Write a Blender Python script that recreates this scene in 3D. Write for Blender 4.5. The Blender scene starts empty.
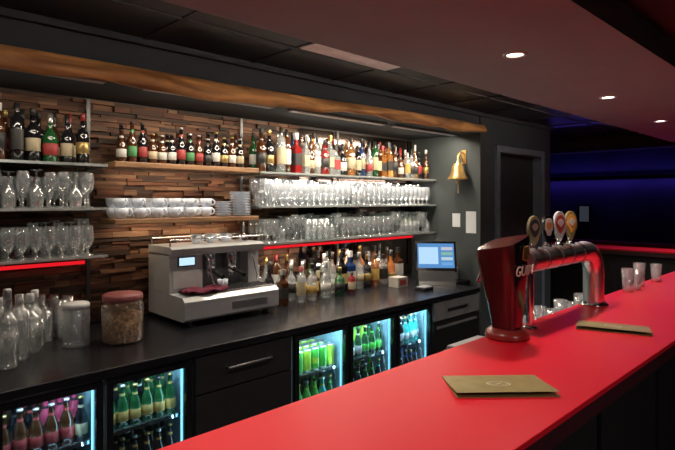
import bpy, math, random
from mathutils import Vector, Matrix
R = random.Random(7)
S = bpy.context.scene
S.view_settings.view_transform = 'Standard'

# ------------------------------------------------------------------ materials
MATS = {}
def _new(name):
    m = bpy.data.materials.new(name); m.use_nodes = True
    nt = m.node_tree
    for n in list(nt.nodes): nt.nodes.remove(n)
    out = nt.nodes.new('ShaderNodeOutputMaterial')
    return m, nt, out

def pm(name, col, rough=.5, metal=0.0, var=.15, scale=12, emis=None, es=0, coat=0, bump=0, stretch=(1,1,1), spec=.5):
    if name in MATS: return MATS[name]
    m, nt, out = _new(name)
    b = nt.nodes.new('ShaderNodeBsdfPrincipled')
    b.inputs['Roughness'].default_value = rough
    b.inputs['Metallic'].default_value = metal
    b.inputs['Coat Weight'].default_value = coat
    b.inputs['Coat Roughness'].default_value = .08
    b.inputs['Specular IOR Level'].default_value = spec
    tc = nt.nodes.new('ShaderNodeTexCoord')
    mp = nt.nodes.new('ShaderNodeMapping'); mp.inputs['Scale'].default_value = stretch
    nz = nt.nodes.new('ShaderNodeTexNoise'); nz.inputs['Scale'].default_value = scale; nz.inputs['Detail'].default_value = 4
    cr = nt.nodes.new('ShaderNodeValToRGB')
    cr.color_ramp.elements[0].position = .3; cr.color_ramp.elements[1].position = .7
    cr.color_ramp.elements[0].color = tuple(c*(1-var) for c in col)+(1,)
    cr.color_ramp.elements[1].color = tuple(min(1, c*(1+var)) for c in col)+(1,)
    L = nt.links
    L.new(tc.outputs['Object'], mp.inputs[0]); L.new(mp.outputs[0], nz.inputs['Vector'])
    L.new(nz.outputs['Fac'], cr.inputs[0]); L.new(cr.outputs[0], b.inputs['Base Color'])
    if bump:
        bp = nt.nodes.new('ShaderNodeBump'); bp.inputs['Strength'].default_value = bump; bp.inputs['Distance'].default_value = .01
        L.new(nz.outputs['Fac'], bp.inputs['Height']); L.new(bp.outputs[0], b.inputs['Normal'])
    if emis:
        b.inputs['Emission Color'].default_value = tuple(emis)+(1,); b.inputs['Emission Strength'].default_value = es
    L.new(b.outputs[0], out.inputs[0])
    MATS[name] = m; return m

def tg(name, tint=(1,1,1), gl=.12, diff=.05, rough=.04, dcol=(.9,.95,1)):
    m, nt, out = _new(name)
    t = nt.nodes.new('ShaderNodeBsdfTransparent'); t.inputs[0].default_value = tuple(tint)+(1,)
    g = nt.nodes.new('ShaderNodeBsdfGlossy'); g.inputs['Roughness'].default_value = rough
    d = nt.nodes.new('ShaderNodeBsdfDiffuse'); d.inputs[0].default_value = tuple(dcol)+(1,)
    lw = nt.nodes.new('ShaderNodeLayerWeight'); lw.inputs[0].default_value = .35
    ma = nt.nodes.new('ShaderNodeMath'); ma.operation = 'MULTIPLY_ADD'; ma.inputs[1].default_value = .7; ma.inputs[2].default_value = gl
    mx1 = nt.nodes.new('ShaderNodeMixShader'); mx2 = nt.nodes.new('ShaderNodeMixShader')
    mx1.inputs[0].default_value = diff
    L = nt.links
    L.new(t.outputs[0], mx1.inputs[1]); L.new(d.outputs[0], mx1.inputs[2])
    L.new(lw.outputs['Facing'], ma.inputs[0]); L.new(ma.outputs[0], mx2.inputs[0])
    L.new(mx1.outputs[0], mx2.inputs[1]); L.new(g.outputs[0], mx2.inputs[2])
    L.new(mx2.outputs[0], out.inputs[0])
    MATS[name] = m; return m

def em(name, col, s):
    if name in MATS: return MATS[name]
    m, nt, out = _new(name)
    e = nt.nodes.new('ShaderNodeEmission'); e.inputs[0].default_value = tuple(col)+(1,); e.inputs[1].default_value = s
    nt.links.new(e.outputs[0], out.inputs[0]); MATS[name] = m; return m

def woodmat(name, c1, c2, scale=3, stretch=(1,8,8), rough=.5):
    m, nt, out = _new(name)
    b = nt.nodes.new('ShaderNodeBsdfPrincipled'); b.inputs['Roughness'].default_value = rough
    tc = nt.nodes.new('ShaderNodeTexCoord'); mp = nt.nodes.new('ShaderNodeMapping'); mp.inputs['Scale'].default_value = stretch
    nz = nt.nodes.new('ShaderNodeTexNoise'); nz.inputs['Scale'].default_value = scale; nz.inputs['Detail'].default_value = 8; nz.inputs['Distortion'].default_value = .8
    cr = nt.nodes.new('ShaderNodeValToRGB'); cr.color_ramp.elements[0].position = .35; cr.color_ramp.elements[1].position = .65
    cr.color_ramp.elements[0].color = tuple(c1)+(1,); cr.color_ramp.elements[1].color = tuple(c2)+(1,)
    bp = nt.nodes.new('ShaderNodeBump'); bp.inputs['Strength'].default_value = .4; bp.inputs['Distance'].default_value = .01
    L = nt.links
    L.new(tc.outputs['Object'], mp.inputs[0]); L.new(mp.outputs[0], nz.inputs['Vector']); L.new(nz.outputs['Fac'], cr.inputs[0])
    L.new(cr.outputs[0], b.inputs['Base Color']); L.new(nz.outputs['Fac'], bp.inputs['Height']); L.new(bp.outputs[0], b.inputs['Normal'])
    L.new(b.outputs[0], out.inputs[0]); MATS[name] = m; return m

black = pm('black_satin', (.012,.012,.014), .35)
blackg = pm('black_gloss', (.01,.01,.012), .12, coat=.4)
cabm = pm('cabinet_charcoal', (.015,.013,.016), .5, scale=20, bump=.1)
ctop = pm('counter_dark', (.009,.009,.012), .25, scale=40)
redtop = pm('red_laminate', (.74,.012,.028), .38, var=.03, scale=3, spec=.3)
rededge = pm('dark_edge', (.05,.008,.012), .5)
barbody = pm('bar_body', (.012,.010,.012), .6)
wallg = pm('paint_bluegrey', (.038,.050,.064), .7, scale=6, var=.1, bump=.05)
wallend = pm('paint_greygreen', (.042,.052,.054), .7, scale=6, var=.1, bump=.05)
wallp = pm('paint_dark_violet', (.020,.016,.032), .8, scale=2, var=.4)
ceilm = pm('ceiling_tile_dark', (.012,.010,.012), .4, scale=8, var=.3)
gridm = pm('ceiling_grid', (.030,.028,.032), .5)
soffm = pm('soffit_plaster', (.40,.37,.37), .75, scale=4, var=.05)
floorm = pm('floor_dark_tile', (.03,.026,.024), .4, scale=5, var=.3)
chrome = pm('chrome', (.80,.80,.82), .16, 1.0, var=.03)
chromes = pm('satin_chrome', (.90,.90,.92), .32, 1.0, var=.02)
steel = pm('brushed_steel', (.5,.5,.52), .32, 1.0, scale=60, var=.1)
upr = pm('upright_dark_steel', (.10,.10,.10), .4, .8)
brass = pm('brass', (.85,.56,.20), .36, .9)
white = pm('white_ceramic', (.66,.72,.82), .2, var=.03)
pearl = pm('machine_pearl', (.40,.41,.42), .32, var=.05, coat=.2)
pearld = pm('machine_grey', (.14,.14,.15), .35)
paper = pm('paper', (.60,.63,.65), .8, var=.03)
glass = tg('clear_glass', (.96,.98,.99), .17, .20)
shelfg = tg('shelf_glass', (.82,.90,.88), .15, .18, dcol=(.6,.75,.7))
doorg = tg('door_glass', (.93,.97,1), .03, .0)
maroon = pm('maroon_cloth', (.13,.012,.035), .9, scale=60, bump=.3)
menum = pm('menu_bronze', (.34,.27,.10), .4, .15, scale=25, var=.12)
menul = pm('menu_emblem', (.78,.70,.48), .4, .3)
beamw = woodmat('beam_wood', (.30,.12,.035), (.90,.48,.17), 2.2, (1,7,7))
shelfw = woodmat('shelf_wood', (.16,.08,.035), (.36,.2,.1), 3, (1,8,8))
woods = [woodmat('strip_wood_%d'%i, tuple(c*.4 for c in c2), c2, 4, (1,9,9), .7) for i, c2 in enumerate(
    [(.16,.062,.028),(.21,.098,.048),(.09,.038,.018),(.24,.13,.07),(.13,.046,.02),(.05,.025,.014)])]

# ------------------------------------------------------------------ mesh builder
class MB:
    def __init__(s): s.v=[]; s.f=[]; s.mi=[]; s.sm=[]; s.mats=[]; s.M=None
    def mid(s, m):
        if m not in s.mats: s.mats.append(m)
        return s.mats.index(m)
    def add(s, vs, fs, mats, smooth=False):
        o=len(s.v)
        for p in vs:
            p=Vector(p)
            if s.M: p=s.M@p
            s.v.append(p)
        for i,f in enumerate(fs):
            s.f.append([o+k for k in f])
            m = mats[i] if isinstance(mats,list) else mats
            s.mi.append(s.mid(m)); s.sm.append(smooth)
    def box(s,x0,y0,z0,x1,y1,z1,m):
        v=[(x0,y0,z0),(x1,y0,z0),(x1,y1,z0),(x0,y1,z0),(x0,y0,z1),(x1,y0,z1),(x1,y1,z1),(x0,y1,z1)]
        f=[(0,3,2,1),(4,5,6,7),(0,1,5,4),(1,2,6,5),(2,3,7,6),(3,0,4,7)]
        s.add(v,f,m)
    def prism(s, pts, z0, z1, m, axis='z'):
        n=len(pts)
        def P(a,b,c):
            return (a,b,c) if axis=='z' else ((a,c,b) if axis=='y' else (c,a,b))
        v=[P(a,b,z0) for a,b in pts]+[P(a,b,z1) for a,b in pts]
        f=[tuple(range(n))[::-1], tuple(range(n,2*n))]+[(i,(i+1)%n,n+(i+1)%n,n+i) for i in range(n)]
        s.add(v,f,m)
    def lathe(s,c,prof,m,seg=12,smooth=True,rot=0,sx=1,sy=1,flip=False,H=None):
        if flip:
            top=max(p[1] for p in prof); prof=[(p[0],top-p[1])+tuple(p[2:]) for p in prof]
        v=[];f=[];mm=[]
        for p in prof:
            for k in range(seg):
                a=rot+2*math.pi*k/seg
                v.append((c[0]+sx*p[0]*math.cos(a),c[1]+sy*p[0]*math.sin(a),c[2]+p[1]))
        for i in range(len(prof)-1):
            mt=prof[i][2] if len(prof[i])>2 and prof[i][2] else m
            for k in range(seg):
                q=(k+1)%seg
                if flip: f.append((i*seg+k,(i+1)*seg+k,(i+1)*seg+q,i*seg+q))
                else: f.append((i*seg+k,i*seg+q,(i+1)*seg+q,(i+1)*seg+k))
                mm.append(mt)
        s.add(v,f,mm,smooth)
    def tube(s,pts,r,m,seg=14,cap=True):
        pts=[Vector(p) for p in pts]; n=len(pts); v=[]; f=[]
        rr=r if isinstance(r,list) else [r]*n
        t0=(pts[1]-pts[0]).normalized()
        up=Vector((0,0,1)) if abs(t0.z)<.9 else Vector((0,1,0))
        u=t0.cross(up).normalized()
        for i,p in enumerate(pts):
            t=(pts[min(i+1,n-1)]-pts[max(i-1,0)]).normalized()
            u=(u-t*u.dot(t)).normalized(); w=t.cross(u)
            for k in range(seg):
                a=2*math.pi*k/seg
                v.append(p+(u*math.cos(a)+w*math.sin(a))*rr[i])
        for i in range(n-1):
            for k in range(seg):
                q=(k+1)%seg; f.append((i*seg+k,i*seg+q,(i+1)*seg+q,(i+1)*seg+k))
        s.add(v,f,m,True)
        if cap:
            s.add(v[:seg],[tuple(range(seg))[::-1]],m); s.add(v[-seg:],[tuple(range(seg))],m)
    def disc(s,c,r,m,seg=20,up=True):
        v=[(c[0]+r*math.cos(2*math.pi*k/seg),c[1]+r*math.sin(2*math.pi*k/seg),c[2]) for k in range(seg)]
        s.add(v,[tuple(range(seg)) if up else tuple(range(seg))[::-1]],m)
    def obj(s,name,parent=None,bevel=0):
        me=bpy.data.meshes.new(name); me.from_pydata([tuple(p) for p in s.v],[],s.f)
        for m in s.mats: me.materials.append(m)
        for i,p in enumerate(me.polygons):
            p.material_index=s.mi[i]; p.use_smooth=s.sm[i]
        me.update()
        o=bpy.data.objects.new(name,me); S.collection.objects.link(o)
        if parent: o.parent=parent
        if bevel:
            b=o.modifiers.new('bevel','BEVEL'); b.width=bevel; b.segments=2; b.limit_method='ANGLE'
        return o
def empty(name,loc=(0,0,0)):
    e=bpy.data.objects.new(name,None); e.location=loc; e.empty_display_size=.1; S.collection.objects.link(e); return e
def abox(name,*a,bevel=0):
    b=MB(); b.box(*a); return b.obj(name,bevel=bevel)
def area(name,loc,rot,sx,sy,en,col,par=None):
    l=bpy.data.lights.new(name,'AREA'); l.shape='RECTANGLE'; l.size=sx; l.size_y=sy; l.energy=en; l.color=col
    o=bpy.data.objects.new(name,l); o.location=loc; o.rotation_euler=rot
    if par: o.parent=par
    S.collection.objects.link(o); return o

# ------------------------------------------------------------------ room shell
CZ=2.37
abox('floor',-1.6,-3.1,-.1,8.7,4.7,0,floorm)
b=MB(); b.box(-1.6,-3.1,CZ,8.7,4.7,CZ+.1,ceilm)
b.obj('ceiling')
g=MB()
x=-1.35
while x<8.6:
    g.box(x-.012,1.6,CZ-.006,x+.012,2.37,CZ-.0005,gridm); x+=.6
g.box(-1.6,1.99,CZ-.006,8.6,2.014,CZ-.0005,gridm)
g.box(-1.6,2.37,CZ-.03,5.4,2.398,CZ-.0005,wallg)
g.obj('trim_1')
YB=3.15; XE=4.03
abox('wall_back',-1.6,YB,0,XE+.1,YB+.1,CZ,pm('niche_wall',(.035,.028,.024),.3))
abox('wall_left',-1.7,-3.1,0,-1.6,4.7,CZ,wallp)
abox('wall_front',-1.6,-3.2,0,8.7,-3.1,CZ,wallp)
abox('wall_right',8.6,-3.1,0,8.7,4.7,CZ,wallp)
abox('wall_rear',XE+.1,4.6,0,8.6,4.7,CZ,wallp)
abox('wall_header',-1.6,2.41,2.20,XE,YB,CZ,wallg)
abox('wall_niche_end',XE,2.40,0,XE+.1,YB,CZ,wallend)
b=MB()
b.box(XE+.1,2.40,0,4.30,2.52,CZ,wallg); b.box(5.19,2.40,0,5.41,2.52,CZ,wallg); b.box(4.30,2.40,2.08,5.19,2.52,CZ,wallg)
b.box(5.31,2.52,0,5.41,4.6,CZ,wallp)
b.obj('wall_door_side')
b=MB()
fr=pm('door_frame_paint',(.16,.20,.25),.4)
b.box(4.27,2.375,0,4.33,2.54,2.11,fr); b.box(5.16,2.375,0,5.22,2.54,2.11,fr); b.box(4.33,2.375,2.05,5.16,2.54,2.11,fr)
b.obj('trim_door')
b=MB()
b.box(4.332,2.47,.005,5.158,2.51,2.048,pm('door_paint',(.03,.036,.045),.45))
for z0,z1 in ((.2,.95),(1.1,1.9)):
    b.box(4.46,2.462,z0,5.03,2.47,z1,pm('door_panel',(.022,.027,.034),.4))
b.tube([(4.42,2.47,1.02),(4.42,2.42,1.02),(4.54,2.42,1.02)],.01,steel,8)
b.obj('door_1')
abox('ceiling_soffit',-1.6,.68,2.25,6.6,1.58,CZ-.0005,soffm)
e=empty('added_beam_fill',(2.0,1.60,2.30))  # added light, hidden behind the soffit, to brighten beam and fascia
b=MB(); b.box(-3.3,-.0195,-.03,3.2,.004,.03,steel); b.obj('profile',e)
for cx,en in ((-2.4,2),(-.8,4),(.8,5.5),(2.4,4.5)):
    area('tube',(cx,.01,0),(math.radians(78),0,math.radians(180)),1.5,.03,en,(1,.84,.66),e)
b=MB(); b.box(1.65,1.61,CZ-.012,2.28,1.97,CZ-.001,pm('pale_tile',(.95,.72,.68),.5))
b.obj('ceiling_tile')

for sx_,sy_ in ((-.4,1.05),(.85,1.08),(2.13,1.10),(3.42,1.16),(4.75,1.22),(6.05,1.25)):
    e=empty('recessed_downlight',(sx_,sy_,2.25))
    b=MB()
    b.lathe((0,0,-.004),[(.034,.012),(.036,-.002),(.050,-.002),(.052,.0035)],pm('lamp_ring',(.85,.78,.7),.3,.4),24)
    b.disc((0,0,-.0005),.035,em('lamp_glow',(1,.86,.68),14),20,False)
    b.obj('ring',e)
    l=bpy.data.lights.new('lamp','SPOT'); l.energy=36; l.color=(1,.84,.73); l.spot_size=math.radians(125); l.spot_blend=.9; l.shadow_soft_size=.03
    o=bpy.data.objects.new('lamp',l); o.location=(0,0,-.02); o.parent=e; S.collection.objects.link(o)

# ------------------------------------------------------------------ live-edge beam
b=MB(); N=90; ring=[]
for i in range(N+1):
    t=i/N; X=-1.0+t*(XE+1.0-.003)
    tt=max(0,(X-.44)/3.5)
    zb=2.118+.078*tt+.012*math.sin(X*3.1)+.006*math.sin(X*7.7+1)+.004*math.sin(X*17)
    zt=2.216+.048*tt+.006*math.sin(X*2.3+.5)
    yo=.010*math.sin(X*4.3)+.004*math.sin(X*13)
    ring.append([(X,2.408,zb+.012),(X,2.355+yo,zb),(X,2.337+yo,zb+.018),(X,2.343+yo*.5,(zb+zt)/2),(X,2.352,zt-.012),(X,2.362,zt),(X,2.408,zt)])
v=[p for r in ring for p in r]; K=7; f=[]
for i in range(N):
    for k in range(K):
        q=(k+1)%K; f.append((i*K+k,(i+1)*K+k,(i+1)*K+q,i*K+q))
f.append(tuple(range(K))); f.append(tuple(range(N*K,N*K+K))[::-1])
b.add(v,f,beamw,True); b.obj('live_edge_wooden_beam')

# ------------------------------------------------------------------ wood strip cladding
b=MB(); z=.925
while z<2.17:
    h=R.choice([.018,.022,.028,.034]); x=-.9+R.random()*.2
    while x<2.55:
        l=R.uniform(.06,.22); d=R.uniform(.008,.040)
        b.box(x,YB-d,z,min(x+l-.002,2.6),YB-.0005,z+h-.0015,R.choice(woods)); x+=l
    z+=h
b.obj('wood_strip_cladding')
b=MB(); b.box(2.62,YB-.012,.925,XE-.005,YB-.0005,2.18,pm('dark_mirror',(.20,.15,.13),.10,1.0,var=.05))
b.obj('mirror_panel')
rs=em('red_reflection',(1,.015,.025),.8)  # glowing red stands in for the bar top's reflection on the wall
b=MB(); b.box(-.9,YB-.066,1.264,1.02,YB-.053,1.282,rs); b.obj('red_reflection_strip')
b=MB(); b.box(2.09,YB-.066,1.264,XE-.06,YB-.053,1.282,rs); b.obj('red_reflection_strip')

# ------------------------------------------------------------------ back counter
b=MB(); YF=2.225
b.box(-1.55,YF,.885,3.74,YB-.001,.92,ctop); b.obj('back_counter_top',bevel=.004)
tgs=tg('wire_shelf',(.6,.7,.75),.2,.2)
def cooler(name,x0,x1,doors,pw):
    e=empty(name,((x0+x1)/2,2.5,0)); ox=(x0+x1)/2
    b=MB(); b.M=Matrix.Translation((-ox,-2.5,0))
    inn=pm('cooler_liner',(.30,.45,.52),.5)
    b.box(x0,2.262,0,x1,2.80,.09,black); b.box(x0,2.262,.865,x1,2.80,.884,black)
    b.box(x0,2.79,.09,x1,2.80,.865,inn)
    xs=[x0]+[(doors[i][1]+doors[i+1][0])/2 for i in range(len(doors)-1)]+[x1]
    for q in xs:
        a,c=max(x0,q-.012),min(x1,q+.012); b.box(a,2.262,.09,c,2.79,.865,inn)
    for (a,c) in doors:
        for zz in (.36,.61):
            b.box(a+.02,2.30,zz-.006,c-.02,2.75,zz,tgs)
            b.box(a+.02,2.296,zz-.008,c-.02,2.301,zz+.008,chrome)
    b.obj('cabinet',e)
    for (a,c) in doors:
        d=MB(); d.M=Matrix.Translation((-ox,-2.5,0)); w=.028
        d.box(a,2.232,.10,a+w,2.26,.868,blackg); d.box(c-w,2.232,.10,c,2.26,.868,blackg)
        d.box(a+w,2.232,.10,c-w,2.26,.13,blackg); d.box(a+w,2.232,.845,c-w,2.26,.868,blackg)
        d.box(a+w,2.245,.13,c-w,2.248,.845,doorg)
        d.box(a+w-.001,2.268,.835,c-w,2.276,.86,em('cool_led',(.25,.75,1),2.2))
        d.box(c-w-.006,2.268,.13,c-w,2.276,.85,MATS['cool_led'])
        d.obj('door',e)
        area('led',((a+c)/2-ox,2.30-2.5,.855),(math.radians(25),0,0),c-a-.08,.02,pw,(.50,.84,1),e)
        area('led_side',(c-w-.012-ox,2.285-2.5,.48),(0,math.radians(80),math.radians(-25)),.7,.012,pw*.35,(.50,.84,1),e)
dA=[(.02,.412),(.425,.812),(.825,1.212)]; dB=[(1.835,2.252),(2.262,2.70),(2.712,3.10)]
cooler('bottle_cooler',.005,1.222,dA,.9); cooler('bottle_cooler',1.825,3.112,dB,2.3)
b=MB()
b.box(1.226,2.26,0,1.821,2.8,.884,cabm); b.box(-1.55,2.26,0,.0,2.8,.884,cabm)
b.box(1.235,2.238,.70,1.812,2.26,.875,cabm); b.box(1.235,2.238,.09,1.812,2.26,.69,cabm)
for z_,xa,xb in ((.80,1.40,1.66),):
    b.tube([(xa,2.238,z_),(xa,2.212,z_),(xb,2.212,z_),(xb,2.238,z_)],.006,steel,8)
b.obj('drawer_cabinet',bevel=.002)
b=MB()
gm=pm('grey_metal',(.20,.205,.21),.4,.3)
b.box(3.116,2.26,0,3.735,2.8,.884,cabm)
b.box(3.125,2.236,.74,3.73,2.26,.875,gm); b.box(3.125,2.236,.40,3.73,2.26,.73,black); b.box(3.125,2.236,.05,3.73,2.26,.39,black)
b.box(3.3,2.226,.80,3.56,2.236,.815,black); b.box(3.16,2.234,.68,3.70,2.236,.70,gm)
b.box(3.735,2.26,.05,3.745,2.8,.884,gm)
b.obj('cash_drawer_cabinet',bevel=.002)

# ------------------------------------------------------------------ bottles
bd=[pm('bottle_brown',(.055,.018,.006),.1,coat=.5),pm('bottle_green',(.012,.07,.02),.1,coat=.5),pm('bottle_black',(.008,.008,.01),.1,coat=.5),
    pm('bottle_amber',(.34,.11,.025),.12,coat=.5),pm('bottle_red',(.18,.012,.012),.12,coat=.5),pm('bottle_blue',(.015,.04,.13),.12,coat=.5)]
clearb=tg('bottle_clear',(.88,.92,.92),.18,.26,dcol=(.82,.86,.86)); amberc=tg('bottle_whisky',(.8,.45,.16),.14,.4,dcol=(.62,.28,.08)); greenc=tg('bottle_green_clear',(.45,.75,.5),.14,.2,dcol=(.12,.38,.15))
labs=[pm('label_white',(.50,.50,.47),.6),pm('label_cream',(.40,.34,.22),.6),pm('label_yellow',(.44,.29,.08),.6),pm('label_red',(.28,.03,.03),.6),pm('label_black',(.02,.02,.02),.5),pm('label_green',(.05,.2,.07),.6),pm('label_gold',(.40,.28,.1),.35,.6)]
caps=[pm('cap_gold',(.5,.35,.12),.3,.8),pm('cap_black',(.015,.015,.015),.4),pm('cap_red',(.25,.02,.02),.4),pm('cap_silver',(.6,.6,.6),.3,.8),pm('cap_white',(.6,.6,.6),.5)]
LAB=[labs[0],labs[1],labs[1],labs[4],labs[4],labs[2],labs[6],labs[3],labs[0]]
CAP=[caps[1]]*4+[caps[0],caps[3],caps[2],caps[4]]
def bottle(b,x,y,z,h,r,gl,lab,cap,kind=0,seg=14):
    rot=R.random()*.3
    u=R.uniform(-.06,.04)
    if kind==0:
        P=[(0,0,gl),(r*.95,0,gl),(r,.01,gl),(r,.2*h,lab),(r*1.012,.201*h,lab),(r*1.012,(.46+u)*h,gl),(r,(.461+u)*h,gl),(r,.56*h,gl),(r*.85,.63*h,gl),(r*.40,.70*h,gl),(r*.34,.86*h,cap),(r*.40,.865*h,cap),(r*.40,h*.985,cap),(r*.34,h,cap),(0,h)]
    elif kind==1:
        P=[(0,0,gl),(r*.95,0,gl),(r,.01,gl),(r,.15*h,lab),(r*1.012,.151*h,lab),(r*1.012,(.38+u)*h,gl),(r,(.381+u)*h,gl),(r,.50*h,gl),(r*.8,.58*h,gl),(r*.38,.68*h,gl),(r*.34,.82*h,cap),(r*.36,.83*h,cap),(r*.38,h,cap),(0,h)]
    elif kind==2:
        P=[(0,0,gl),(r*1.1,0,gl),(r*1.2,.012,gl),(r*1.2,.2*h,lab),(r*1.21,.201*h,lab),(r*1.21,(.5+u)*h,gl),(r*1.2,(.501+u)*h,gl),(r*1.2,.62*h,gl),(r*.5,.70*h,gl),(r*.42,.84*h,cap),(r*.55,.85*h,cap),(r*.55,h,cap),(0,h)]
        b.lathe((x,y,z),P,gl,4,False,math.pi/4); return
    elif kind==3:
        P=[(0,0,gl),(r*.95,0,gl),(r,.01,gl),(r,.15*h,lab),(r*1.012,.151*h,lab),(r*1.012,.40*h,gl),(r,.401*h,gl),(r,.52*h,gl),(r*.75,.63*h,gl),(r*.45,.74*h,lab),(r*.42,.80*h,gl),(r*.38,.94*h,cap),(r*.46,.945*h,cap),(r*.46,.99*h,cap),(0,h)]
    elif kind==4:
        P=[(0,0,gl),(r*.9,0,gl),(r*.9,.2*h,lab),(r*.91,.21*h,lab),(r*.91,.55*h,gl),(r*.9,.56*h,gl),(r*.9,.74*h,gl),(r*.4,.80*h,gl),(r*.38,.86*h,cap),(r*.4,h,cap),(0,h)]
    elif kind==5:
        P=[(0,.003,caps[3]),(r*.8,0,caps[3]),(r,.012,gl),(r,.3*h,lab),(r,.55*h,gl),(r,.9*h,caps[3]),(r*.82,.97*h,caps[3]),(r*.8,.955*h,caps[3]),(0,.955*h)]
    b.lathe((x,y,z),P,gl,seg,True,rot)
def pick(dark=.6):
    if R.random()<dark: return R.choice([bd[0],bd[0],bd[1],bd[2],bd[2]])
    return R.choice([clearb,clearb,clearb,clearb,amberc,amberc,amberc,bd[3],greenc,bd[4],bd[5]])

ZS=(1.81,1.58,1.33)
b=MB(); x=.30
while x<1.0:
    r=R.uniform(.030,.037); bottle(b,x,2.96+R.uniform(-.02,.02),ZS[0]+.001,R.uniform(.23,.29),r,R.choice([bd[0],bd[2],bd[2],bd[1],clearb,amberc]),R.choice(LAB),R.choice(CAP),R.choice([0,0,1,2,4])); x+=r*2.2
x=.33
while x<1.0:
    bottle(b,x,3.05,ZS[0]+.001,R.uniform(.25,.29),.03,pick(.85),R.choice(LAB),R.choice(CAP),R.choice([0,1])); x+=.075
b.obj('spirit_bottles')
b=MB(); x=1.17
while x<2.0:
    r=.027; bottle(b,x,2.95,1.831,R.uniform(.17,.235),r,R.choice([bd[0],bd[2],bd[2]]),R.choice([labs[4],labs[4],labs[1],labs[6],labs[3],labs[5],labs[0]]),R.choice(caps[:2]+[caps[3]]),3,12); x+=.060
x=1.2
while x<2.0:
    bottle(b,x,3.03,1.831,R.uniform(.19,.24),.027,R.choice([bd[0],bd[2]]),R.choice([labs[4],labs[1]]),caps[1],3,12); x+=.07
b.obj('beer_bottles')
b=MB(); x=2.12
while x<3.98:
    r=R.uniform(.028,.037); bottle(b,x,2.94+R.uniform(-.02,.02),ZS[0]+.001,R.uniform(.23,.32),r,pick(.3),R.choice(LAB),R.choice(CAP),R.choice([0,0,1,2,4])); x+=r*2.15
x=2.12
while x<3.95:
    bottle(b,x,3.04,ZS[0]+.001,R.uniform(.25,.33),.030,pick(.5),R.choice(LAB),R.choice(CAP),R.choice([0,1])); x+=.07
b.obj('spirit_bottles')
b=MB(); x=2.12
while x<3.56:
    r=R.uniform(.032,.042); bottle(b,x,2.99+R.uniform(-.02,.02),.921,R.uniform(.25,.33),r,pick(.35),R.choice(LAB),R.choice(CAP),R.choice([0,0,1,2,4])); x+=r*2.2
x=2.13
while x<3.5:
    r=R.uniform(.03,.04); bottle(b,x,2.87,.921,R.uniform(.2,.32),r,R.choice([clearb,clearb,pick(.5)]),R.choice(LAB),R.choice(CAP),R.choice([0,1,2,0,4])); x+=R.uniform(.080,.11)
x=2.16
while x<2.9:
    r=R.uniform(.03,.038); bottle(b,x,2.76,.921,R.uniform(.16,.27),r,R.choice([clearb,clearb,bd[4],bd[0],bd[1]]),R.choice(LAB),R.choice(CAP),R.choice([0,2,4])); x+=R.uniform(.10,.16)
b.obj('spirit_bottles')

# ------------------------------------------------------------------ glassware
def wine(b,x,y,z,s=1,fl=False,seg=12):
    P=[(.030,0),(.026,.004),(.005,.008),(.0045,.065),(.008,.075),(.026,.095),(.032,.125),(.031,.15),(.027,.18)]
    b.lathe((x,y,z),[(p[0]*s,p[1]*s) for p in P],glass,seg,flip=fl)
def tumbler(b,x,y,z,h=.12,r=.033,seg=12,fl=False):
    b.lathe((x,y,z),[(0,.004),(r*.78,.004),(r*.8,0),(r*.82,.02),(r,h),(r*.96,h),(r*.78,.012),(0,.012)],glass,seg,flip=fl)
def goblet(b,x,y,z,fl=False):
    b.lathe((x,y,z),[(.030,0),(.027,.004),(.007,.01),(.007,.035),(.025,.05),(.034,.085),(.033,.12),(.028,.155)],glass,12,flip=fl)
def shelf_glasses(name,xa,xb,z,hs):
    b=MB()
    for y in (2.895,2.95,3.005,3.06):
        x=xa+R.random()*.02; kind=R.choice([0,1])
        while x<xb:
            if R.random()<.08: kind=R.choice([0,1,2])
            if kind==0: wine(b,x,y,z,1.0+R.uniform(-.05,.05),fl=R.random()<.3)
            elif kind==1: goblet(b,x,y,z,fl=False)
            else: tumbler(b,x,y,z,.15,.028,12)
            x+=.060
    b.obj(name)
shelf_glasses('wine_glasses',.30,.99,ZS[1]+.001,0)
shelf_glasses('wine_glasses',.30,.99,ZS[2]+.001,0)
shelf_glasses('wine_glasses',2.12,3.96,ZS[1]+.001,0)
shelf_glasses('wine_glasses',2.12,3.96,ZS[2]+.001,0)

def shelving(xa,xb,posts):
    for z_ in ZS:
        b=MB()
        b.box(xa,2.86,z_-.012,xb,3.10,z_,shelfg)
        b.box(xa,2.852,z_-.013,xb,2.86,z_+.0005,pm('shelf_edge',(.6,.65,.64),.25,.6))
        for p in posts: b.box(p-.006,2.87,z_-.022,p+.006,3.1,z_-.0125,steel)
        b.obj('glass_shelf')
    for p in posts:
        abox('shelf_upright',p-.010,3.1005,1.0,p+.010,3.108,2.19,upr)
shelving(-.5,1.06,(0.0,1.045)); shelving(2.05,XE-.01,(2.065,3.0,3.995))
abox('wooden_wall_shelf',1.10,2.86,1.80,2.04,3.105,1.83,shelfw,bevel=.004)
abox('wooden_wall_shelf',1.10,2.86,1.487,2.04,3.105,1.515,shelfw,bevel=.004)
def strip(x,y,z,w,en,col=(1,.78,.55),tilt=20):
    e=empty('added_shelf_fill',(x,y,z)); b=MB(); b.box(-w,-.01,-.002,w,.01,.0045,steel); b.obj('housing',e)  # added light under a shelf to brighten cladding, bottles and glasses
    area('tube',(0,0,-.004),(math.radians(tilt),0,0),w*2-.04,.015,en,col,e)
strip(1.57,3.02,1.482,.42,1.6,(1,.75,.5)); strip(1.57,3.02,1.795,.42,1.6)
strip(2.52,2.872,1.311,.44,2.6,(1,.86,.70),15); strip(3.5,2.872,1.311,.46,2.4,(1,.86,.70),15)
strip(2.52,2.872,1.791,.44,3.0,(1,.88,.76),15); strip(3.5,2.872,1.791,.46,2.4,(1,.88,.76),15)

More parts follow.
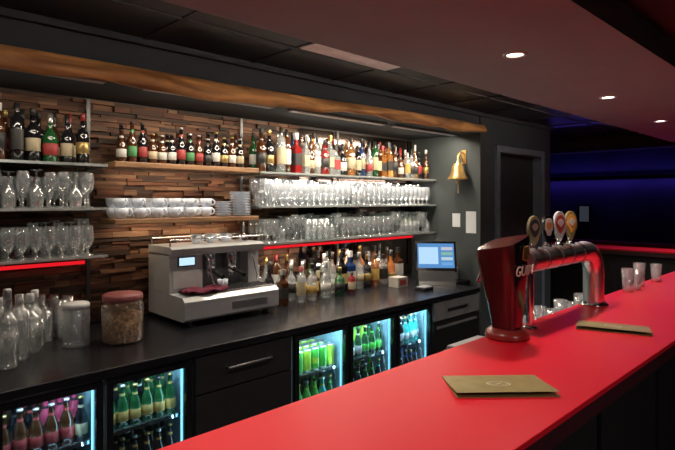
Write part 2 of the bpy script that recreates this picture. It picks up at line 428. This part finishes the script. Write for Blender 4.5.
b=MB()
def cup(b,x,y,z,s=1,ang=0):
    P=[(0,.003),(.022,0),(.026,.006),(.036,.025),(.041,.060),(.039,.060),(.033,.025),(.02,.01),(0,.009)]
    b.lathe((x,y,z),[(p[0]*s,p[1]*s) for p in P],white,16)
    pts=[(x+math.cos(ang)*(.036+.022*math.sin(t))*s, y+math.sin(ang)*(.036+.022*math.sin(t))*s, z+(.034+.018*math.cos(t))*s) for t in [i*math.pi/6 for i in range(7)]]
    b.tube(pts,.0048*s,white,6)
for i in range(6):
    for yy in (2.91,3.03):
        x=1.155+i*.104; cup(b,x,yy,1.516,1,R.uniform(-1.3,-.5))
        cup(b,x+R.uniform(-.015,.015),yy+.005,1.573,.95,R.uniform(-1.3,-.5))
b.obj('coffee_cups')
b=MB()
for sx_,n,r in ((1.815,9,.054),(1.945,15,.068)):
    for k in range(n):
        zz=1.516+k*.0105
        b.lathe((sx_,2.94,zz),[(0,.002),(r*.5,0),(r*.55,.002),(r,.009),(r,.0105),(r*.5,.005),(0,.004)],white,20)
b.obj('saucer_stack')

b=MB()
for x,y in ((.42,2.47),(.53,2.53),(.44,2.58),(.60,2.64),(.36,2.68),(.51,2.69),(.66,2.72),(.56,2.78),(.70,2.80)):
    bottle(b,x,y,.921,R.uniform(.24,.33),R.uniform(.038,.048),clearb,clearb,R.choice([clearb,caps[3],caps[4]]),R.choice([0,1,4]))
b.obj('glass_carafes')
b=MB()
for i in range(10):
    for yy in (2.885,2.95,3.015,3.065):
        tumbler(b,.30+i*.068,yy,.921,R.uniform(.15,.21),.029,fl=R.random()<.5)
b.obj('beer_glasses')

b=MB(); jm=tg('jar_plastic',(.85,.80,.75),.12,.15,dcol=(.6,.5,.4)); sn=pm('snacks',(.42,.27,.15),.8,scale=60,var=.7,bump=1)
b.lathe((1.045,2.62,.921),[(0,0),(.09,0),(.098,.012),(.098,.18),(.088,.20),(.085,.207)],jm,28)
b.lathe((1.045,2.62,.925),[(0,0),(.088,0),(.092,.01),(.092,.13),(.05,.145),(0,.148)],sn,24)
b.lathe((1.045,2.62,1.124),[(0,0),(.093,0),(.095,.004),(.095,.026),(.088,.032),(0,.033)],pm('jar_lid_red',(.25,.07,.07),.4),28)
b.obj('snack_jar')
b=MB(); cl=tg('canister_plastic',(.8,.83,.85),.12,.25,dcol=(.7,.72,.75))
b.lathe((.85,2.69,.921),[(0,0),(.058,0),(.062,.01),(.062,.17),(.055,.18)],cl,24)
b.lathe((.85,2.69,1.10),[(0,0),(.06,0),(.061,.02),(.055,.026),(0,.027)],caps[4],24)
b.obj('clear_canister')

# ------------------------------------------------------------------ espresso machine
b=MB(); x0,x1=1.38,2.02; y0,y1=2.62,3.07
for fx in (x0+.06,x1-.06):
    for fy in (y0+.06,y1-.06): b.lathe((fx,fy,.921),[(0,0),(.022,0),(.018,.03),(0,.03)],black,12)
b.prism([(y0+.02,.95),(y0,.965),(y0,1.06),(y0+.03,1.085),(y1,1.085),(y1,.95)],x0,x1,pearl,'x')
b.box(x0+.22,y0+.035,1.0855,x1-.02,2.82,1.093,steel)
for k in range(14): b.box(x0+.235+k*.028,y0+.045,1.093,x0+.245+k*.028,2.81,1.096,black)
b.box(x0,2.80,1.086,x0+.21,y1,1.31,pearl)
b.prism([(2.78,1.30),(2.77,1.34),(2.80,1.352),(y1,1.352),(y1,1.30)],x0,x1,pearl,'x')
b.box(x0+.21,2.93,1.086,x1-.08,y1,1.30,pearld)
b.box(x1-.08,2.84,1.086,x1,y1,1.30,pearl)
b.box(x0+.05,2.792,1.235,x0+.16,2.80,1.292,black)
b.box(x0+.057,2.789,1.242,x0+.153,2.793,1.286,em('machine_display',(.55,.8,1),1.1))
b.box(x0+.02,2.796,1.11,x0+.19,2.80,1.21,pearl)
for gx in (x0+.30,x0+.45):
    b.lathe((gx,2.87,1.20),[(0,0),(.03,0),(.035,.02),(.035,.09),(0,.1)],chrome,18)
    b.lathe((gx,2.87,1.165),[(0,0),(.022,0),(.034,.012),(.034,.035),(0,.036)],chrome,18)
    b.tube([(gx,2.87,1.185),(gx-.01,2.78,1.18),(gx-.015,2.70,1.165)],[.009,.011,.014],black,10)
    b.tube([(gx-.012,2.87,1.165),(gx-.012,2.87,1.145)],.005,chrome,8); b.tube([(gx+.012,2.87,1.165),(gx+.012,2.87,1.145)],.005,chrome,8)
for gx in (x0+.23,x1-.10):
    b.tube([(gx,2.82,1.30),(gx,2.76,1.27),(gx+.01,2.75,1.20),(gx+.015,2.73,1.12)],.005,chrome,8)
b.tube([(x0+.01,2.81,1.39),(x1-.01,2.81,1.39)],.005,chrome,8)
b.tube([(x0+.01,3.05,1.39),(x1-.01,3.05,1.39)],.005,chrome,8)
for q in (x0+.01,x1-.01):
    for yy in (2.81,3.05): b.tube([(q,yy,1.35),(q,yy,1.39)],.005,chrome,8)
b.lathe((x1-.10,2.86,1.352),[(0,0),(.03,0),(.026,.04),(.012,.05),(.009,.12),(0,.122)],chrome,14)
b.box(x0+.3,y0-.004,.985,x0+.55,y0,1.03,pearld)
b.obj('espresso_machine',bevel=.004)
b=MB()
for i in range(3): cup(b,1.62+i*.1,2.93,1.353,.9,-1)
b.obj('coffee_cups')
b=MB(); cup(b,1.69,2.74,1.097,.8,4.2); b.obj('espresso_cup')
b=MB(); NX,NY=14,8; v=[];f=[]
for j in range(NY+1):
    for i in range(NX+1):
        u,w=i/NX,j/NY
        v.append((1.41+u*.26+.02*w,2.64+w*.15+.008*math.sin(u*9), 1.108+.008*math.sin(u*13+w*5)+.006*math.sin(w*11)))
for j in range(NY):
    for i in range(NX):
        a=j*(NX+1)+i; f.append((a,a+1,a+NX+2,a+NX+1))
b.add(v,f,maroon,True); o=b.obj('bar_towel'); sm=o.modifiers.new('thick','SOLIDIFY'); sm.thickness=.008

# ------------------------------------------------------------------ fridge contents
b=MB()
fl=[pm('can_green',(.08,.5,.06),.3),pm('can_lime',(.45,.68,.06),.3),pm('can_teal',(.04,.42,.38),.3),pm('can_white',(.6,.68,.7),.3),pm('can_blue',(.06,.2,.5),.3),pm('can_pink',(.55,.06,.13),.35),pm('can_yellow',(.6,.45,.08),.35)]
plans=[(dA[0],[[bd[0]]]*3,[labs[0],labs[3]],3),(dA[1],[[bd[2],bd[0]],[bd[2],bd[0],bd[2]],[fl[5],bd[0],bd[2],bd[2]]],[labs[1],labs[3],labs[4],labs[0]],3),(dA[2],[[bd[2]],[bd[2],bd[1]],[bd[2],bd[1]]],[labs[2],labs[2],labs[5],labs[6],labs[0],labs[1]],3),
       (dB[0],[[bd[1]],[bd[1],fl[2],fl[0]],[fl[0],fl[1],fl[0]]],[fl[0],fl[1],fl[6]],5),(dB[1],[[bd[1]],[bd[1],fl[0],bd[2]],[fl[0],fl[2],bd[1],fl[1]]],[fl[2],fl[0],fl[1],labs[0]],3),(dB[2],[[bd[2]],[bd[2],fl[4]],[fl[3],fl[4],bd[2],fl[2]]],[labs[0],fl[3],fl[4]],3)]
for (a,c),glss,lbs,kd in plans:
    for si,(zz,hh) in enumerate(((.0905,.21),(.361,.20),(.611,.19))):
        n=6; gls=glss[si]
        for row in (2.345,2.43,2.52,2.63):
            gg=R.choice(gls); ll=R.choice(lbs)
            for k in range(n):
                if R.random()<.4: gg=R.choice(gls); ll=R.choice(lbs)
                xx=a+.052+k*(c-a-.104)/(n-1)
                kk=kd if not(kd==5 and si<2) else 3
                hq=hh*R.uniform(.94,1.02) if kk==3 else .14
                bottle(b,xx,row,zz,hq,.027,gg,ll,R.choice([caps[0],caps[1],caps[0],caps[3]]),kk,10)
b.obj('chilled_beer_bottles')

# ------------------------------------------------------------------ POS, papers, bell
e=empty('pos_terminal',(3.66,2.60,.92)); e.rotation_euler=(0,0,math.radians(-48))
b=MB()
b.prism([(-.13,.001),(.12,.001),(.10,.05),(-.04,.11),(-.10,.03)],-.15,.15,black,'x')
b.M=Matrix.Translation((0,-.02,.10))@Matrix.Rotation(math.radians(-18),4,'X')
b.box(-.170,-.02,0,.170,.02,.255,blackg)
b.box(-.152,-.0215,.028,.152,-.02,.237,em('pos_screen_blue',(.10,.28,.6),1.0))
b.box(-.142,-.0225,.06,.02,-.0215,.205,em('pos_screen_window',(.45,.68,.92),1.1))
for i in range(4): b.box(.045,-.0225,.05+i*.043,.14,-.0215,.077+i*.043,em('pos_btn%d'%i,[(.2,.5,.9),(.6,.8,.9),(.3,.6,.5),(.7,.7,.8)][i],.8))
b.M=None
b.obj('monitor',e,bevel=.003)
b=MB(); b.prism([(2.60,.921),(2.80,.921),(2.80,1.05),(2.68,1.08),(2.60,1.02)],3.85,4.0,pm('printer_grey',(.34,.35,.36),.4),'x')
b.box(3.87,2.62,1.075,3.97,2.625,1.14,paper)
b.obj('receipt_printer',bevel=.004)
b=MB(); b.box(3.26,2.42,.921,3.38,2.51,.945,black); b.box(3.27,2.425,.945,3.37,2.505,.95,pm('keys_grey',(.25,.26,.27),.5,scale=150,var=.8)); b.obj('card_reader',bevel=.003)
b=MB(); b.box(3.24,2.66,.921,3.36,2.76,1.00,pm('box_cream',(.34,.32,.28),.6)); b.box(3.26,2.659,.94,3.34,2.66,.98,labs[3]); b.obj('napkin_box',bevel=.003)
abox('counter_ledge',3.75,2.50,.885,XE-.002,2.9,.92,ctop)
b=MB()
b.box(XE-.004,2.44,1.33,XE-.0005,2.54,1.52,paper); b.box(XE-.004,2.60,1.38,XE-.0005,2.68,1.50,paper); 
b.obj('notice_paper')
b=MB()
bx,by,bz=3.93,2.56,1.80
b.lathe((bx,by,bz),[(.085,0),(.088,.006),(.07,.03),(.055,.07),(.05,.11),(.035,.135),(.012,.145),(.01,.165),(0,.166)],brass,24)
b.lathe((bx,by,bz),[(.082,0),(.066,.03),(.05,.07),(.045,.11),(0,.13)],brass,24)
b.tube([(bx,by,bz+.155),(bx,by,bz+.20),(bx+.04,by,bz+.235),(XE-.001,by,bz+.235)],.008,brass,8)
b.box(XE-.008,by-.02,bz+.14,XE-.001,by+.02,bz+.26,brass)
b.tube([(XE-.008,by,bz+.14),(bx+.05,by,bz+.20)],.006,brass,8)
b.tube([(bx,by,bz+.1),(bx,by,bz-.02)],.004,brass,6); b.lathe((bx,by,bz-.04),[(0,0),(.014,.008),(.014,.02),(0,.028)],brass,10)
b.tube([(bx,by,bz-.03),(bx,by-.003,bz-.12)],.006,pm('rope',(.4,.3,.2),.9),6)
b.obj('brass_bell')

# ------------------------------------------------------------------ main bar
b=MB()
YN,YFAR=.53,1.05
b.box(-.8,YN,1.085,6.0,YFAR,1.10,redtop)
b.box(-.8,YN+.002,1.04,6.0,YFAR-.002,1.0849,rededge)
b.box(-.78,.62,0,5.98,1.0,1.04,barbody)
for k in range(11): b.box(-.75+k*.62,.605,.08,-.20+k*.62,.62,1.0,pm('bar_panel',(.015,.012,.014),.5))
b.obj('bar_counter',bevel=.002)
b=MB()
b.box(6.003,1.0,1.085,6.42,3.0,1.10,redtop); b.box(6.006,1.0,1.04,6.418,2.998,1.0849,rededge); b.box(6.08,1.05,0,6.36,2.95,1.04,barbody)
b.obj('bar_counter_return')
b=MB()
b.box(1.98,1.055,0,3.9,1.42,.86,pm('underbar_steel',(.10,.10,.11),.4,.6)); b.box(1.97,1.053,.86,3.92,1.43,.885,steel)
b.obj('underbar_sink_unit',bevel=.003)
b=MB()
b.box(2.02,1.18,.886,2.30,1.40,.93,black); b.prism([(1.19,.93),(1.39,.93),(1.38,.955),(1.22,.965)],2.03,2.29,pm('device_pale',(.3,.31,.32),.4),'x')
b.obj('card_terminal_tray',bevel=.004)
b=MB()
for i in range(7):
    for yy in (1.10,1.19):
        tumbler(b,2.42+i*.13+R.uniform(-.01,.01),yy,.886,.17+.03*(i%2),.036)
b.obj('beer_glasses')
b=MB()
for x,y,h in ((3.26,1.0,.13),(3.36,.99,.11),(3.50,1.01,.14),(3.80,1.0,.11)):
    tumbler(b,x,y,1.1005,h,.034,16)
b.obj('water_glasses')

def menu(cx,cy,ang,w,h):
    e=empty('menu_folder',(cx,cy,1.1005)); e.rotation_euler=(0,0,ang)
    b=MB(); n=10; v=[];f=[]
    b.box(-w/2,-h/2,0,w/2,h/2,.0025,menum)
    for i in range(n+1):
        t=i/n
        for xx in (-w/2,w/2): v.append((xx,h/2-t*h,.003+.012*math.sin(t*math.pi*.55)*t))
    for i in range(n): f.append((2*i,2*i+1,2*i+3,2*i+2)[::-1])
    b.add(v,f,menum,True)
    b.obj('cover',e)
    c=MB()
    z_=lambda t:.0046+.012*math.sin(t*math.pi*.55)*t
    for (ox,rr) in ((0,.034),(.014,.014),(-.014,.014)):
        K=20; v=[];f=[]
        for k in range(K):
            a=2*math.pi*k/K
            for q in (rr,rr-.0045):
                yy=q*.8*math.sin(a)-.005; v.append((ox+q*math.cos(a),yy,z_((h/2-yy)/h)))
        for k in range(K):
            m=(k+1)%K; f.append((2*k,2*m,2*m+1,2*k+1)[::-1])
        c.add(v,f,menul)
    c.obj('emblem',e)
menu(1.338,.742,math.atan2(-.188,.207),.275,.168)
menu(2.28,.755,math.atan2(-.25,.085),.265,.165)

# ------------------------------------------------------------------ stout tap font
e=empty('beer_tap_font',(1.845,.985,1.10))
b=MB()
mr=pm('font_maroon',(.075,.008,.010),.25,coat=.4); rb=pm('font_base_red',(.26,.025,.02),.3,coat=.4)
b.lathe((0,0,.0005),[(0,0),(.080,0),(.082,.008),(.080,.022),(.066,.034),(.05,.038),(0,.038)],rb,32)
secs=[(.034,.046,.046,0),(.06,.048,.048,-.002),(.12,.055,.056,-.008),(.20,.066,.068,-.018),(.28,.075,.078,-.027),(.335,.080,.082,-.032),(.362,.077,.079,-.033)]
K=24; v=[]; f=[]; mm=[]
for (z_,hx,hy,of) in secs:
    for k in range(K):
        a=2*math.pi*(k+.5)/K; ca,sa=math.cos(a),math.sin(a); n=5
        rr=1/((abs(ca)**n+abs(sa)**n)**(1/n))
        X=hx*rr*ca+of; Y=hy*rr*sa
        zz=z_+ (.24*(X-of) if z_>.3 else 0)+(-.18*Y if z_>.3 else 0)
        v.append((X,Y,zz))
for i in range(len(secs)-1):
    for k in range(K):
        q=(k+1)%K; a=2*math.pi*(k+1)/K
        f.append((i*K+k,i*K+q,(i+1)*K+q,(i+1)*K+k))
        mm.append(blackg if math.sin(a)<-.72 else mr)
b.add(v,f,mm,True); n0=(len(secs)-1)*K
b.add(v[n0:],[tuple(range(K))],mr)
b.tube([(-.01,.05,.25),(-.01,.10,.24),(-.01,.115,.20)],.010,chrome,10)
b.obj('column',e)
def text(body,name,par,loc,rot,size,mat,ext=.0008):
    c=bpy.data.curves.new(name,'FONT'); c.body=body; c.size=size; c.extrude=ext; c.align_x='CENTER'
    o=bpy.data.objects.new(name,c); o.location=loc; o.rotation_euler=rot; o.parent=par; c.materials.append(mat); S.collection.objects.link(o); return o
tm=pm('letter_cream',(.9,.85,.75),.4)
text('GUIN',"lettering",e,(-.024,-.0805,.245),(math.radians(98),0,0),.054,tm,.0012)
hp=MB()
for pts,rr in (([(-.045,-.090,.348),(-.047,-.086,.305),(-.007,-.085,.297)],.003),([(-.045,-.090,.348),(-.015,-.090,.352),(0,-.087,.333),(-.007,-.085,.297)],.003)): hp.tube(pts,rr,MATS['label_gold'],6)
for i in range(4): hp.tube([(-.037+i*.008,-.088,.345),(-.037+i*.008,-.086,.302)],.001,MATS['label_gold'],4)
hp.obj('harp_emblem',e)

# ------------------------------------------------------------------ chrome tap tower
e=empty('beer_tap_tower',(2.7,1.0,1.10)); b=MB(); b.M=Matrix.Translation((-2.7,-1.0,-1.10))
ya=.99; zc=1.375; rp=.048
pts=[(1.985,ya,zc),(2.2,ya,zc),(2.45,ya,zc),(2.60,ya,zc)]
for k in range(1,9):
    a=k*math.pi/16; pts.append((2.60+.12*math.sin(a),ya,zc-.12*(1-math.cos(a))))
pts+= [(2.72,ya,1.2),(2.72,ya,1.102)]
b.tube(pts,rp,chromes,28)
b.lathe((2.72,ya,1.1008),[(0,0),(.068,0),(.068,.008),(.055,.016),(.049,.02)],chrome,24)
b.tube([(2.04,ya,1.102),(2.04,ya,1.34)],.016,chrome,14); b.lathe((2.04,ya,1.1008),[(0,0),(.032,0),(.032,.006),(.017,.012)],chrome,20)
for q in (2.0,2.13,2.26,2.38,2.5): 
    b.tube([(q-.004,ya,zc),(q+.004,ya,zc)],rp+.002,steel,28)
b.obj('pipe',e)
hc=[pm('handle_bronze',(.35,.27,.14),.35,.5),blackg,pm('handle_red',(.50,.05,.03),.35),pm('handle_orange',(.75,.33,.05),.35)]
bcols=[(hc[0],labs[4],0),(blackg,caps[4],1),(caps[4],hc[2],2),(MATS['label_gold'],hc[3],2)]
for i,tx in enumerate((2.075,2.205,2.32,2.44)):
    b=MB(); T=Matrix.Translation((-2.7,-1.0,-1.10)); b.M=T
    b.lathe((tx,ya,zc+.042),[(0,0),(.018,0),(.018,.012),(.011,.018),(.010,.03),(0,.03)],chrome,14)
    b.tube([(tx,ya+.03,zc),(tx,ya+.085,zc),(tx,ya+.10,zc-.02),(tx,ya+.10,zc-.075)],[.012,.012,.011,.008],chrome,12)
    A,Bm,kd=bcols[i]
    z0=zc+.060; h=.12 if kd<2 else .135
    b.tube([(tx,ya,z0-.01),(tx,ya,z0+.02)],[.008,.010],chrome,10)
    b.M=T@Matrix.Translation((tx,ya,0))@Matrix.Rotation(math.radians(-42),4,'Z')
    o=[]
    for k in range(28):
        a=2*math.pi*k/28; c_,s_=math.cos(a),math.sin(a)
        if kd==0: X=.026*c_*(1 if s_>0 else .6+.4*(1+s_)); Z=h/2*s_
        elif kd==1: X=.023*math.copysign(abs(c_)**.6,c_)*(1 if s_>-.3 else .7); Z=h/2*math.copysign(abs(s_)**.8,s_)
        else: X=(.028 if s_>-.05 else .028*(1+s_*.6))*c_; Z=(h*.5*s_)
        o.append((X,z0+h/2+Z))
    b.prism(o,-.012,.012,A,'y')
    def inner(kx,kz,cz): return [(p[0]*kx,z0+h*cz+(p[1]-z0-h/2)*kz) for p in o]
    b.prism(inner(.78,.62,.58),-.015,-.012,Bm,'y')
    b.prism(inner(.5,.26,.62),-.017,-.015,[labs[1],hc[3],caps[4],labs[0]][i],'y')
    b.obj('tap_handle',e,bevel=.002)

# ------------------------------------------------------------------ far lounge
b=MB(); bl=em('blue_led',(.02,.03,1),.6)
b.box(8.56,1.6,1.985,8.598,4.3,1.995,bl); b.obj('blue_led_strip')
abox('trim_cove',8.50,1.4,1.93,8.599,4.4,1.98,wallp)
e=empty('cove_lamp',(8.52,3.0,1.99)); b=MB(); b.box(-.01,-1.3,-.009,.01,1.3,.005,steel); b.obj('housing',e)
area('tube',(0,0,.008),(0,math.radians(150),0),.02,2.5,7,(.10,.08,1),e)
area('tube_low',(-.03,0,-.07),(0,math.radians(-35),0),.02,2.5,3,(.12,.08,1),e)
b=MB(); b.box(8.57,3.16,1.25,8.598,3.36,1.55,black); b.box(8.565,3.19,1.28,8.57,3.33,1.52,em('poster_glow',(.35,.4,.55),.08)); b.obj('framed_poster')
abox('beam_ceiling_lounge',6.7,.0,2.22,6.95,4.59,CZ-.001,wallp)
def stool(x,y):
    b=MB(); 
    b.lathe((x,y,0.001),[(0,0),(.2,0),(.2,.012),(.03,.03),(.025,.05),(.025,.70),(.03,.71),(.17,.72),(.18,.74),(.18,.78),(.15,.80),(0,.80)],steel,20)
    b.lathe((x,y,.725),[(0,0),(.175,0),(.185,.02),(.185,.06),(.16,.085),(0,.087)],pm('stool_red',(.35,.015,.03),.4),20)
    b.tube([(x+.13*math.cos(a*math.pi/8),y+.13*math.sin(a*math.pi/8),.28) for a in range(17)],.008,steel,6,False)
    b.obj('bar_stool')
stool(6.75,2.0); stool(6.75,2.6); stool(6.75,1.4)
b=MB(); b.box(8.0,1.6,.0,8.55,4.3,.42,pm('bench_base',(.03,.02,.03),.6)); b.box(7.98,1.6,.42,8.55,4.3,.5,MATS['stool_red']); b.box(8.42,1.6,.5,8.55,4.3,1.0,MATS['stool_red']); b.obj('wall_bench',bevel=.02)

# ------------------------------------------------------------------ lighting
for i,(xa,xb,en) in enumerate(((.0,.95,4),(1.15,1.95,9),(2.1,3.0,17),(3.1,3.95,14))):
    e=empty('niche_light_bar',((xa+xb)/2,2.60,2.185))
    b=MB(); w=(xb-xa)/2
    b.box(-w,-.03,-.002,w,.03,.0145,steel); b.obj('housing',e)
    area('tube',(0,0,-.006),(math.radians(18),0,0),w*2-.04,.04,en,(1,.86,.68),e)
e=empty('added_fill_lamp',(1.2,-1.2,2.3))  # added lamp out of view behind the camera, for fill light
b=MB(); b.lathe((0,0,-.05),[(0,0),(.2,0),(.22,.03),(.22,.115)],pm('lamp_shade',(.6,.55,.5),.6),24); b.obj('shade',e)
area('fill_light',(0,0,-.06),(0,0,0),.35,.35,18,(.95,.85,.8),e)
w=bpy.data.worlds.new('world'); S.world=w; w.use_nodes=True
w.node_tree.nodes['Background'].inputs[0].default_value=(.3,.35,.5,1); w.node_tree.nodes['Background'].inputs[1].default_value=.02

# ------------------------------------------------------------------ camera
c=bpy.data.cameras.new('camera'); c.lens=28; c.sensor_width=36; c.shift_y=-25/675; c.clip_start=.02
o=bpy.data.objects.new('camera',c); o.location=(0,0,1.62); o.rotation_euler=(math.radians(90),0,-math.asin(.6947)); S.collection.objects.link(o); S.camera=o
